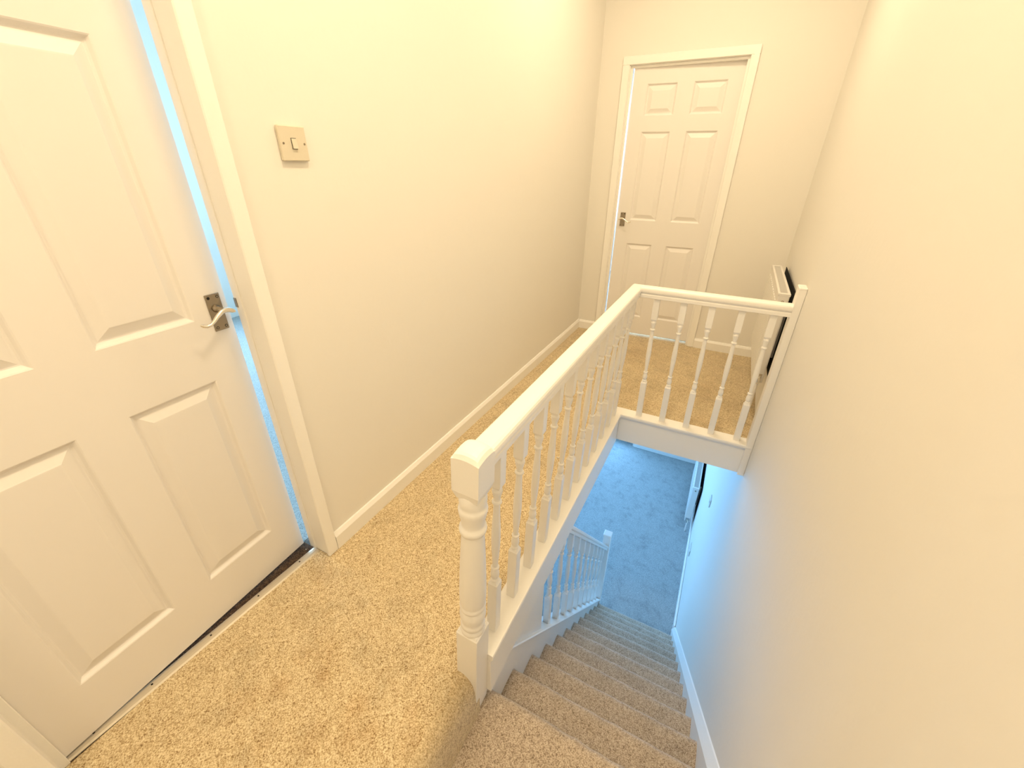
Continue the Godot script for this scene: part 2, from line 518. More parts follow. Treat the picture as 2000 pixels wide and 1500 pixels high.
func ceiling_panel(at: Vector3, size: float, col: Color, energy: float, label: String):
	var t := base("ceiling_light", at, label, "ceiling light", "square ceiling lights")
	var h := size / 2
	var p := MB.new()
	for q in [[-h - 0.02, -h - 0.02, h + 0.02, -h], [-h - 0.02, h, h + 0.02, h + 0.02], [-h - 0.02, -h, -h, h], [h, -h, h + 0.02, h]]:
		p.box(Vector3(q[0], -0.035, q[1]), Vector3(q[2], 0.0, q[3]), 0.002)
	obj("frame", p, M.white_metal, t)
	var s := MB.new()
	s.box(Vector3(-h, -0.030, -h), Vector3(h, -0.002, h))
	obj("diffuser_panel", s, glow(col, 1.0), t)
	var l := AreaLight3D.new()
	l.name = "panel_light"
	l.position = Vector3(0, -0.040, 0)
	l.rotation_degrees.x = -90.0
	l.area_size = Vector2(size, size)
	l.light_color = col; l.light_energy = energy; l.area_range = 12.0
	l.shadow_enabled = true
	t.add_child(l)

func day_window(called: String, at: Vector3, size: Vector2, turn: float, col: Color, energy: float, glow_e: float, label: String):
	# a frosted, daylit pane in a white frame; it looks along its own +z
	var t := base(called, at, label, "window", "", "structure")
	t.rotation_degrees.y = turn
	var f := MB.new()
	var w := size.x / 2
	var h := size.y / 2
	f.box(Vector3(-w - 0.05, -h - 0.05, -0.03), Vector3(-w, h + 0.05, 0.03), 0.004)
	f.box(Vector3(w, -h - 0.05, -0.03), Vector3(w + 0.05, h + 0.05, 0.03), 0.004)
	f.box(Vector3(-w, h, -0.03), Vector3(w, h + 0.05, 0.03), 0.004)
	f.box(Vector3(-w, -h - 0.05, -0.03), Vector3(w, -h, 0.03), 0.004)
	obj("window_frame", f, M.gloss, t)
	var g := MB.new()
	g.box(Vector3(-w, -h, -0.01), Vector3(w, h, 0.0))
	obj("window_pane", g, glow(col, glow_e), t)
	var l := AreaLight3D.new()
	l.name = "window_light"
	l.area_size = size
	l.light_color = col; l.light_energy = energy; l.area_range = 14.0
	l.shadow_enabled = true
	l.rotation_degrees.y = 180.0
	l.position = Vector3(0, 0, 0.035)
	t.add_child(l)

# ---------------------------------------------------------------- room shell
func shell():
	var b := MB.new()
	# left wall with the opening of the near door (z 0.87..1.69, up to 2.02)
	b.box(Vector3(-0.10, -0.165, ZF - 0.1), Vector3(0, CEIL, 0.87))
	b.box(Vector3(-0.10, 2.02, 0.87), Vector3(0, CEIL, 1.69))
	b.box(Vector3(-0.10, -0.165, 1.69), Vector3(0, CEIL, 2.9))
	b.box(Vector3(-0.10, -0.165, 0.87), Vector3(0, -0.012, 1.69))
	struct("wall_left", b, M.wall, "cream painted wall with the light switch, left side of the landing", "wall")
	b = MB.new()
	b.box(Vector3(-0.1, -0.165, ZF - 0.1), Vector3(0.19, CEIL, ZF))
	b.box(Vector3(1.02, -0.165, ZF - 0.1), Vector3(1.64, CEIL, ZF))
	b.box(Vector3(0.19, 2.03, ZF - 0.1), Vector3(1.02, CEIL, ZF))
	struct("wall_far", b, M.wall, "cream painted end wall of the landing round the far door", "wall")
	b = MB.new()
	b.prism(PackedVector2Array([Vector2(1.480, 2.9), Vector2(1.640, 2.9), Vector2(1.640, -0.65), Vector2(WR, -0.65)]), 1, LOW - 0.1, CEIL)
	b.prism(PackedVector2Array([Vector2(1.500, -0.65), Vector2(1.640, -0.65), Vector2(1.640, ZF - 0.1), Vector2(1.527, ZF - 0.1)]), 1, -0.165, CEIL)
	b.prism(PackedVector2Array([Vector2(WR, -0.65), Vector2(1.640, -0.65), Vector2(1.640, -4.5), Vector2(1.484, -4.5)]), 1, LOW - 0.1, -0.165)
	struct("wall_right", b, M.wall, "tall cream wall running down the right side of the stairs", "wall")
	b = MB.new()
	b.box(Vector3(-0.1, LOW - 0.1, 2.75), Vector3(1.64, CEIL, 2.9))
	struct("wall_back", b, M.wall, "cream wall behind the top of the stairs", "wall")
	b = MB.new()
	b.box(Vector3(-3.2, CEIL, -4.8), Vector3(1.7, CEIL + 0.12, 3.0))
	struct("ceiling", b, M.ceiling, "white ceiling over the landing and bedrooms", "ceiling")
	# rooms behind the two doors
	b = MB.new()
	b.box(Vector3(-3.2, -0.165, -1.1), Vector3(-3.1, CEIL, 3.0))
	b.box(Vector3(-3.1, -0.165, -1.1), Vector3(-0.1, CEIL, -1.0))
	b.box(Vector3(-3.1, -0.165, 2.9), Vector3(-0.1, CEIL, 3.0))
	struct("wall_bedroom", b, M.wall, "pale bedroom walls seen through the gap of the near door", "wall")
	b = MB.new()
	b.box(Vector3(-1.2, -0.165, -4.75), Vector3(1.64, CEIL, -4.6))
	b.box(Vector3(-1.3, -0.165, -4.75), Vector3(-1.2, CEIL, ZF - 0.1))
	b.box(Vector3(1.54, -0.165, -4.6), Vector3(1.64, CEIL, ZF - 0.1))
	b.box(Vector3(-1.2, -0.165, ZF - 0.2), Vector3(-0.1, CEIL, ZF - 0.1))
	struct("wall_back_room", b, M.wall, "pale walls of the room behind the far door", "wall")
	# hall below
	b = MB.new()
	b.box(Vector3(0.411, LOW - 0.1, -4.5), Vector3(1.64, -0.165, -4.345))
	b.box(Vector3(-0.8, LOW - 0.1, -4.5), Vector3(0.411, -0.165, -4.46))
	b.box(Vector3(-0.8, LOW - 0.1, -4.46), Vector3(-0.69, -0.165, 2.9))
	b.box(Vector3(-0.69, LOW - 0.1, 0.48), Vector3(0.655, -0.165, 0.58))
	struct("wall_hall", b, M.wall, "pale blue lit walls of the hall at the foot of the stairs", "wall")
	# spandrel: boarded side of the upper flight
	b = MB.new()
	b.prism(PackedVector2Array([Vector2(-0.165, 0.433), Vector2(-0.165, 0.797), Vector2(-0.677 + 1.150 * (0.433 - 0.352), 0.433)]), 0, 0.655, 0.742)
	struct("wall_spandrel", b, M.gloss, "white boarded panel enclosing the upper flight under the banister", "wall")
	# aprons hanging under the landing edge
	b = MB.new()
	b.box(Vector3(0.70, -0.168, -0.652), Vector3(0.767, 0.006, 0.945), 0.002)
	b.box(Vector3(0.767, -0.152, -0.70), Vector3(WR, 0.006, -0.638), 0.002)
	struct("trim_1", b, M.gloss, "white apron boards cladding the landing edge round the stairwell", "trim")
	# skirting boards
	b = MB.new()
	var sk := PackedVector2Array([Vector2(0, 0), Vector2(0.016, 0), Vector2(0.016, 0.062), Vector2(0.014, 0.066), Vector2(0.007, 0.078), Vector2(0.0, 0.0785)])
	b.prism(sk, 2, ZF, 0.852)
	struct("baseboard_left", b, M.gloss, "white skirting board along the left wall of the landing", "baseboard")
	b = MB.new()
	var sk2 := PackedVector2Array()
	for q in sk: sk2.append(Vector2(q.y, ZF + q.x))
	b.prism(sk2, 0, 0.016, 0.168)
	b.prism(sk2, 0, 1.039, 1.52)
	struct("baseboard_far", b, M.gloss, "white skirting board along the end wall beside the far door", "baseboard")
	b = MB.new()
	b.box(Vector3(0.43, LOW, -4.345), Vector3(1.484, LOW + 0.08, -4.330), 0.003)
	struct("baseboard_hall", b, M.gloss, "white skirting board at the far end of the hall below", "baseboard")
	b = MB.new()
	b.box(Vector3(1.466, LOW, -4.33), Vector3(1.484, LOW + 0.08, -1.42), 0.003)
	struct("baseboard_right", b, M.gloss, "white skirting board under the right wall of the hall below", "baseboard")
	# wall string beside the treads, its top sloping up to the wall
	b = MB.new()
	var za := 1.03
	var zb := -1.42
	var A := [Vector3(1.4586, N(za) - 0.32, za), Vector3(1.49, N(za) - 0.32, za), Vector3(1.49, N(za) + 0.075, za), Vector3(1.480, N(za) + 0.070, za), Vector3(1.4586, N(za) + 0.022, za)]
	var B := []
	for q in A: B.append(q + Vector3(0.0, N(zb) - N(za), zb - za))
	A.reverse(); B.reverse()
	b.loft(A, B)
	b.box(Vector3(1.4586, -RISE - 0.02, 1.02), Vector3(1.482, -RISE + 0.115, 2.75), 0.003)
	struct("trim_2", b, M.gloss, "white wall string sloping down beside the right ends of the treads", "trim")

# ---------------------------------------------------------------- doors
func doors():
	# near door: architrave and lining
	var f := base("trim_3", Vector3.ZERO, "white door frame round the half open near door", "door frame", "", "structure")
	var b := MB.new()
	b.box(Vector3(0.0, 0.0, 0.853), Vector3(0.0165, 2.045, 0.896), 0.003)
	obj("architrave", b, M.gloss, f)
	b = MB.new()
	b.box(Vector3(0.0, 0.0, 1.664), Vector3(0.0165, 2.045, 1.708), 0.003)
	obj("architrave", b, M.gloss, f)
	b = MB.new()
	b.box(Vector3(0.0, 2.0, 0.896), Vector3(0.0165, 2.045, 1.664), 0.003)
	obj("architrave", b, M.gloss, f)
	b = MB.new()
	b.box(Vector3(-0.104, -0.01, 0.865), Vector3(0.0, 2.02, 0.890), 0.001)
	obj("lining", b, M.gloss, f)
	b = MB.new()
	b.box(Vector3(-0.122, -0.01, 1.666), Vector3(0.0, 2.02, 1.692), 0.001)
	obj("lining", b, M.gloss, f)
	b = MB.new()
	b.box(Vector3(-0.122, 1.996, 0.89), Vector3(0.0, 2.02, 1.666), 0.001)
	obj("lining", b, M.gloss, f)
	b = MB.new()
	b.box(Vector3(-0.080, 0.0, 0.889), Vector3(-0.066, 1.996, 0.8935), 0.001)
	obj("door_stop", b, M.gloss, f)
	b = MB.new()
	b.box(Vector3(-0.0815, 0.0, 1.650), Vector3(-0.066, 1.996, 1.667), 0.001)
	obj("door_stop", b, M.gloss, f)
	b = MB.new()
	b.box(Vector3(-0.1045, 0.990, 0.8885), Vector3(-0.092, 1.018, 0.8915), 0.0006)
	var k := obj("strike_plate", b, M.chrome, f)
	k.set_meta("label", "small metal strike plate")
	# near door: hinged on the viewer's side, swung a little into the bedroom
	var d := base("door_1", Vector3(-0.0826, 0, 1.6615), "white six-panel door standing ajar at the near left", "door", "", "structure")
	# leaf frame: x from the hinge towards -z, z out to the landing
	d.rotation.y = PI / 2 + 0.0545
	build_door(d, 0.761, [[0.104, 0.333], [0.438, 0.662]])
	build_handle(d, Vector3(0.725, 0.985, 0.0), -1.0)
	# far door
	f = base("trim_4", Vector3.ZERO, "white door frame round the far door, paint patched at its top right", "door frame", "", "structure")
	var z0 := ZF
	var z1 := ZF + 0.016
	for q in [[0.168, 0.219, 0.0, 1.9995], [0.988, 1.039, 0.0, 1.9995], [0.168, 1.039, 1.9995, 2.0505]]:
		b = MB.new()
		b.box(Vector3(q[0], q[2], z0), Vector3(q[1], q[3], z1), 0.003)
		obj("architrave", b, M.gloss, f)
	for q in [[0.185, 0.224, 0.0, 2.02], [0.986, 1.03, 0.0, 2.02], [0.224, 0.986, 1.9965, 2.02]]:
		b = MB.new()
		b.box(Vector3(q[0], q[2], z0 - 0.105), Vector3(q[1], q[3], z0), 0.001)
		obj("lining", b, M.gloss, f)
	for q in [[0.224, 0.986, 1.982, 1.9965], [0.973, 0.986, 0.0, 1.982], [0.224, 0.239, 0.0, 1.982]]:
		b = MB.new()
		b.box(Vector3(q[0], q[2], -2.119), Vector3(q[1], q[3], -2.085), 0.001)
		obj("door_stop", b, M.gloss, f)
	b = MB.new()
	b.box(Vector3(0.222, 1.984, -2.170), Vector3(0.986, 2.0, -2.117), 0.001)
	obj("lining", b, M.gloss, f)
	# lighter touched-up paint round the top right corner
	b = MB.new()
	b.prism(PackedVector2Array([Vector2(0.80, 2.030), Vector2(0.86, 2.026), Vector2(0.93, 2.034), Vector2(1.00, 2.028), Vector2(1.015, 1.94), Vector2(1.032, 1.93), Vector2(1.036, 2.048), Vector2(0.95, 2.0495), Vector2(0.84, 2.047), Vector2(0.79, 2.043)]), 2, z1 - 0.001, z1 + 0.0006)
	obj("paint_patch", b, M.patch, f).set_meta("label", "whiter patch of filler and paint")
	var e := base("door_2", Vector3(0.984, 0, -2.1215), "white six-panel door at the far end of the landing", "door", "", "structure")
	e.rotation.y = 0.035
	var w := 0.735
	build_door_offset(e, w)

func build_door_offset(e: Node3D, w: float):
	# the far leaf hangs from its right edge: shift the leaf so that x = w is the hinge
	var t := e.transform.basis
	e.position -= t * Vector3(w, 0, 0)
	build_door(e, w, [[0.102, 0.310], [0.418, 0.632]], 0.020)
	build_handle(e, Vector3(0.046, 0.978, 0.0), 1.0)

# ---------------------------------------------------------------- floors
func blotch(f: FastNoiseLite, p: Vector3, stains: Array, gain := 1.0) -> Color:
	var t := 1.0 + gain * (0.16 * f.get_noise_3d(p.x, p.y, p.z) + 0.12 * f.get_noise_3d(p.x * 3.1 + 40, p.y * 3.1, p.z * 3.1))
	var c := Color(t, t, t)
	for s in stains:
		var d: float = Vector2(p.x - s[0], p.z - s[1]).length() / s[2]
		if d < 2.5 and p.y > -0.05:
			var k: float = 1.05 * s[3] * exp(-d * d)
			c = Color(c.r * (1 - k * 0.75), c.g * (1 - k), c.b * (1 - k * 1.25))
	return c
func grid_top(b: MB, x0: float, x1: float, z0: float, z1: float, y: float, f: FastNoiseLite, stains := [], step := 0.022, gain := 1.0):
	var nx := int(ceil((x1 - x0) / step))
	var nz := int(ceil((z1 - z0) / step))
	var P := []
	var C := []
	for i in nx + 1:
		var row := []
		var cr := []
		for j in nz + 1:
			var p := Vector3(lerpf(x0, x1, float(i) / nx), y, lerpf(z0, z1, float(j) / nz))
			cr.append(blotch(f, p, stains, gain))
			row.append(p)
		P.append(row); C.append(cr)
	for i in nx:
		for j in nz:
			for w in [[[0, 0], [0, 1], [1, 1]], [[0, 0], [1, 1], [1, 0]]]:
				var q := []
				for k in w: q.append([P[i + k[0]][j + k[1]], C[i + k[0]][j + k[1]]])
				b.v.append(q[0][0]); b.v.append(q[2][0]); b.v.append(q[1][0])
				b.c.append(q[0][1]); b.c.append(q[2][1]); b.c.append(q[1][1])
				for k in 3: b.n.append(Vector3.UP)
func floors():
	var f := FastNoiseLite.new()
	f.seed = 4; f.frequency = 7.0; f.fractal_octaves = 4; f.fractal_gain = 0.6
	var stains := [[0.338, 1.210, 0.022, 0.34], [0.247, 1.289, 0.030, 0.24], [0.490, 1.207, 0.03, 0.18], [0.485, 1.231, 0.025, 0.16], [0.639, 1.161, 0.03, 0.20], [0.562, 1.251, 0.030, 0.2], [0.331, 1.396, 0.03, 0.14],
		[0.116, 1.109, 0.022, 0.14], [0.30, 1.16, 0.045, 0.16], [0.23, 1.20, 0.03, 0.14], [0.44, 1.33, 0.04, 0.15], [0.52, 1.29, 0.03, 0.18], [0.20, 1.36, 0.04, 0.14], [0.151, 0.831, 0.006, 0.5], [0.60, 1.10, 0.02, 0.12], [0.37, 1.02, 0.03, 0.08], [0.69, 1.22, 0.04, 0.18], [0.05, 0.96, 0.05, 0.16],
		[0.9, -0.9, 0.12, 0.08], [1.2, -1.3, 0.15, 0.10], [0.6, -1.7, 0.2, 0.1], [1.25, -0.82, 0.1, 0.12]]
	var b := MB.new()
	# landing: beside the stairwell, beyond it, and in front of the newel
	grid_top(b, 0.0, 0.695, -0.70, 1.0, 0.0, f, stains, 0.022, 1.4)
	grid_top(b, 0.0, 1.53, ZF - 0.09, -0.70, 0.0, f, stains, 0.03, 1.5)
	grid_top(b, 0.0, 0.700, 1.0, 2.75, 0.0, f, stains, 0.018, 1.4)
	grid_top(b, -0.066, 0.0, 0.891, 1.664, 0.0, f, stains)
	# bull-nosed edge down to the top tread
	var prof := [[0.700, 0.0], [0.712, -0.003], [0.724, -0.011], [0.735, -0.025], [0.743, -0.044], [0.748, -0.07], [0.750, -0.11], [0.751, -0.16], [0.752, -0.235]]
	var kz := 60
	for i in prof.size() - 1:
		for j in kz:
			var za := lerpf(0.99, 2.75, float(j) / kz)
			var zb := lerpf(0.99, 2.75, float(j + 1) / kz)
			var pa := Vector3(prof[i][0], prof[i][1], za)
			var pb := Vector3(prof[i][0], prof[i][1], zb)
			var pc := Vector3(prof[i + 1][0], prof[i + 1][1], zb)
			var pd := Vector3(prof[i + 1][0], prof[i + 1][1], za)
			var na := _edge_n(prof, i)
			var nb := _edge_n(prof, i + 1)
			b.tint = blotch(f, pa, [])
			b.tri(pa, pb, pc, na, na, nb); b.tri(pa, pc, pd, na, nb, nb)
	b.tint = Color.WHITE
	# underside and thickness of the slab
	b.box(Vector3(-0.0, -0.165, -0.70), Vector3(0.70, -0.004, 2.75))
	b.box(Vector3(-0.0, -0.165, ZF - 0.09), Vector3(1.53, -0.004, -0.70))
	struct("floor", b, M.carpet, "beige twist pile carpet with brown stains covering the landing", "floor")
	b = MB.new()
	b.box(Vector3(-3.1, -0.165, -1.0), Vector3(-0.14, 0.0, 2.9))
	struct("floor_bedroom", b, M.hall_carpet, "carpet of the bedroom glimpsed through the near door's gap", "floor")
	b = MB.new()
	b.box(Vector3(-1.2, -0.165, -4.6), Vector3(1.54, 0.0, ZF - 0.15))
	struct("floor_back_room", b, M.hall_carpet, "floor of the room behind the far door", "floor")
	b = MB.new()
	b.box(Vector3(-0.69, -0.17, -4.46), Vector3(0.0, -0.166, 0.48))
	b.box(Vector3(0.0, -0.17, -4.345), Vector3(1.484, -0.166, -0.71))
	struct("ceiling_hall", b, M.ceiling, "white ceiling of the hall below", "ceiling")
	var f2 := FastNoiseLite.new()
	f2.seed = 14; f2.frequency = 6.0; f2.fractal_octaves = 4
	b = MB.new()
	grid_top(b, -0.69, 1.484, -4.46, 0.48, LOW, f2, [], 0.03, 1.9)
	b.box(Vector3(-0.69, LOW - 0.1, -4.46), Vector3(1.484, LOW - 0.004, 0.48))
	struct("floor_hall", b, M.hall_carpet, "blue-grey carpet of the hall at the foot of the stairs", "floor")
	# doorway: worn strip of old carpet and a metal threshold bar
	var t := base("old_carpet_strip", Vector3.ZERO, "worn dark brown carpet strip showing under the near door", "carpet")
	b = MB.new()
	b.box(Vector3(-0.16, -0.012, 0.891), Vector3(-0.0665, -0.0032, 1.664), 0.001)
	obj("carpet_pile", b, M.old_carpet, t)
	b = MB.new()
	b.lathe([[0.0018, 0.0], [0.0018, 0.002], [0.0, 0.0025]], Vector3(-0.098, -0.001, 0.915), 10)
	obj("carpet_nail", b, M.plastic_white, t)
	t = base("threshold_bar", Vector3(-0.062, 0.0, 0.8935), "thin aluminium threshold bar with screw holes before the near door", "threshold")
	t.rotation.y = -0.036
	b = MB.new()
	var half := 0.017
	var pr := PackedVector2Array([Vector2(-half, -0.0028), Vector2(half, -0.0028), Vector2(half, 0.0), Vector2(half * 0.7, 0.0035), Vector2(half * 0.25, 0.005), Vector2(-half * 0.35, 0.005), Vector2(-half * 0.8, 0.0032), Vector2(-half, 0.001)])
	b.prism(pr, 2, 0.0, 0.76)
	obj("bar", b, M.alu, t)
	for z in [0.075, 0.24, 0.40, 0.565, 0.70]:
		b = MB.new()
		b.lathe([[0.0030, 0.0047], [0.0030, 0.0053], [0.0022, 0.0056], [0.0, 0.0054]], Vector3(-0.002, 0, z), 12)
		obj("screw", b, M.dark, t)
func _edge_n(prof: Array, i: int) -> Vector3:
	var a: Array = prof[maxi(i - 1, 0)]
	var c: Array = prof[mini(i + 1, prof.size() - 1)]
	var d := Vector2(c[0] - a[0], c[1] - a[1])
	return Vector3(-d.y, d.x, 0).normalized()

# ---------------------------------------------------------------- stairs
func stairs():
	var t := base("staircase", Vector3.ZERO, "straight flight of stairs in beige carpet leading down to the hall", "stairs")
	var f := FastNoiseLite.new()
	f.seed = 24; f.frequency = 6.0; f.fractal_octaves = 3
	var wob := FastNoiseLite.new()
	wob.seed = 77; wob.frequency = 4.0
	for k in range(1, 13):
		var b := MB.new()
		var zf := FIRST - GOING * (k - 1)
		var zb := zf + GOING + 0.03 if k > 1 else 2.75
		var y := -RISE * k
		var x0 := 0.7413 if k > 1 else 0.7413
		var x1 := 1.4586
		# outline over the tread and round the nosing, as (z, y)
		var pr := [[zb, y], [zf + 0.07, y + 0.000], [zf + 0.035, y - 0.0005], [zf + 0.018, y - 0.003], [zf + 0.006, y - 0.010], [zf, y - 0.021], [zf + 0.003, y - 0.033], [zf + 0.012, y - 0.041], [zf + 0.022, y - 0.05], [zf + 0.025, y - RISE - 0.004]]
		var seg := 30
		var nrm := []
		for i in pr.size():
			var a: Array = pr[maxi(i - 1, 0)]
			var c: Array = pr[mini(i + 1, pr.size() - 1)]
			nrm.append(Vector3(0, -(c[0] - a[0]), (c[1] - a[1])).normalized())
		for i in pr.size() - 1:
			for j in seg:
				var P := []
				var C := []
				for w in [[i, j], [i, j + 1], [i + 1, j + 1], [i + 1, j]]:
					var x: float = lerpf(x0, x1, float(w[1]) / seg)
					var edge: float = 1.0 if (w[0] > 1 and w[0] < 9) else 0.0
					var d: float = wob.get_noise_2d(x * 3.0, k * 10.0) * 0.006 * edge
					var p := Vector3(x, pr[w[0]][1] + d * 0.4, pr[w[0]][0] + d)
					P.append(p); C.append(blotch(f, p, []))
				for w in [[0, 1, 2], [0, 2, 3]]:
					for m in [w[0], w[2], w[1]]:
						b.v.append(P[m]); b.c.append(C[m])
						b.n.append(nrm[i] if m < 2 else nrm[i + 1])
		# sides
		for s in [x0, x1]:
			var side := []
			for q in pr: side.append(Vector3(s, q[1], q[0]))
			side.append(Vector3(s, y - RISE - 0.004, zb))
			for i in range(1, side.size() - 1): 
				if s == x0: b.flat(side[-1], side[i - 1], side[i])
				else: b.flat(side[-1], side[i], side[i - 1])
		obj("carpeted_step", b, M.stair_carpet, t)
	# inner string with its moulded capping
	var b := MB.new()
	var za := 0.94
	var zb := -1.215
	var yc := func(z: float) -> float: return -0.677 + 1.150 * (z - 0.352)
	b.prism(PackedVector2Array([Vector2(yc.call(za) - 0.01, za), Vector2(N(za) - 0.30, za), Vector2(maxf(N(zb) - 0.30, LOW), zb), Vector2(yc.call(zb) - 0.01, zb)]), 0, 0.702, 0.7413)
	obj("inner_string", b, M.gloss, t)
	b = MB.new()
	var cp := PackedVector2Array([Vector2(-0.048, -0.026), Vector2(0.030, -0.026), Vector2(0.032, -0.021), Vector2(0.0305, -0.014), Vector2(0.036, -0.012), Vector2(0.038, -0.006), Vector2(0.034, 0.0), Vector2(-0.048, 0.0)])
	sweep(b, cp, Vector3(0.722, yc.call(za), za), Vector3(0.722, yc.call(zb), zb), Vector3.RIGHT, Vector3.RIGHT)
	obj("string_capping", b, M.gloss, t)

# ---------------------------------------------------------------- banister on the landing
func banister():
	var t := base("banister", Vector3(0.7217, 0, 0.9755), "white painted banister with turned spindles round the stairwell on the landing", "banister")
	var o := t.position
	var nm := obj("newel_post", newel_mesh(), M.gloss, t)
	nm.rotation.z = -LEAN
	# base rail on the landing edge, mitred at the corner
	var b := MB.new()
	var cp := cap_profile(0.692, 0.777, 0.006, 0.038)
	var p1 := PackedVector2Array()
	for q in cp: p1.append(Vector2(q.x - 0.777, q.y))
	sweep(b, p1, Vector3(0.777, 0, 0.945) - o, Vector3(0.777, 0, -0.628) - o, Vector3.RIGHT, Vector3(1, 0, 1))
	obj("base_rail", b, M.gloss, t)
	b = MB.new()
	sweep(b, p1, Vector3(0.777, 0, -0.628) - o, Vector3(WR - 0.002, 0, -0.628) - o, Vector3(1, 0, 1), Vector3(0, 0, 1))
	obj("base_rail", b, M.gloss, t)
	# handrail
	var rp := rail_profile()
	var xr := 0.753
	var zr := -0.654
	b = MB.new()
	sweep(b, rp, Vector3(xr, 0.8164, 0.945) - o, Vector3(xr, 0.8164, zr) - o, Vector3.RIGHT, Vector3(1, 0, 1))
	obj("handrail", b, M.gloss, t)
	b = MB.new()
	sweep(b, rp, Vector3(xr, 0.8164, zr) - o, Vector3(1.4555, 0.8164, zr) - o, Vector3(1, 0, 1), Vector3(0, 0, 1))
	obj("handrail", b, M.gloss, t)
	# half newel against the right wall
	b = MB.new()
	b.box(Vector3(1.4545, -0.16, -0.699) - o, Vector3(WR - 0.0005, 0.888, -0.629) - o, 0.002)
	b.box(Vector3(1.4535, 0.886, -0.700) - o, Vector3(WR - 0.0005, 0.898, -0.628) - o, 0.004)
	obj("half_newel", b, M.gloss, t)
	# spindles
	var m := baluster_mesh(0.7235, 0.228).mesh()
	for k in 12:
		var s := obj("baluster", m, M.gloss, t)
		s.position = Vector3(0.7305, 0.037, 0.86 - 0.133 * k) - o
		s.rotation.z = -0.032
	for x in [0.872, 1.006, 1.139, 1.271, 1.404]:
		var s := obj("baluster", m, M.gloss, t)
		s.position = Vector3(x, 0.037, -0.672) - o
		s.rotation.z = 0.012
		s.rotation.x = 0.02

func lower_balustrade():
	var t := base("stair_balustrade", Vector3(0.722, LOW, -1.25), "white balustrade of turned spindles along the lower flight of stairs", "banister")
	var o := t.position
	var b := MB.new()
	var top := -1.60 - LOW
	b.box(Vector3(-0.033, 0, -0.033), Vector3(0.033, top - 0.018, 0.033), 0.003)
	b.box(Vector3(-0.036, top - 0.018, -0.036), Vector3(0.036, top, 0.036), 0.005)
	obj("newel_post", b, M.gloss, t)
	# rail: measured top line
	var ry := func(z: float) -> float: return -0.274 + 1.149 * (z - 0.045)
	b = MB.new()
	var rp := rail_profile(0.055, 0.062)
	sweep(b, rp, Vector3(0.722, ry.call(0.14), 0.14) - o, Vector3(0.722, ry.call(-1.215), -1.215) - o, Vector3.RIGHT, Vector3.RIGHT)
	obj("handrail", b, M.gloss, t)
	var yc := func(z: float) -> float: return -0.677 + 1.150 * (z - 0.352)
	var full := baluster_mesh(0.72, 0.23).mesh()
	for k in 10:
		var z := 0.303 - 0.152 * k
		var y0: float = yc.call(z) - 0.018
		var y1: float = minf(ry.call(z) - 0.05, -0.166)
		var s := obj("baluster", full if y1 - y0 > 0.65 else baluster_mesh(y1 - y0, 0.23).mesh(), M.gloss, t)
		s.position = Vector3(0.722, y0, z) - o
		if y1 - y0 > 0.65: s.scale.y = (y1 - y0) / 0.72

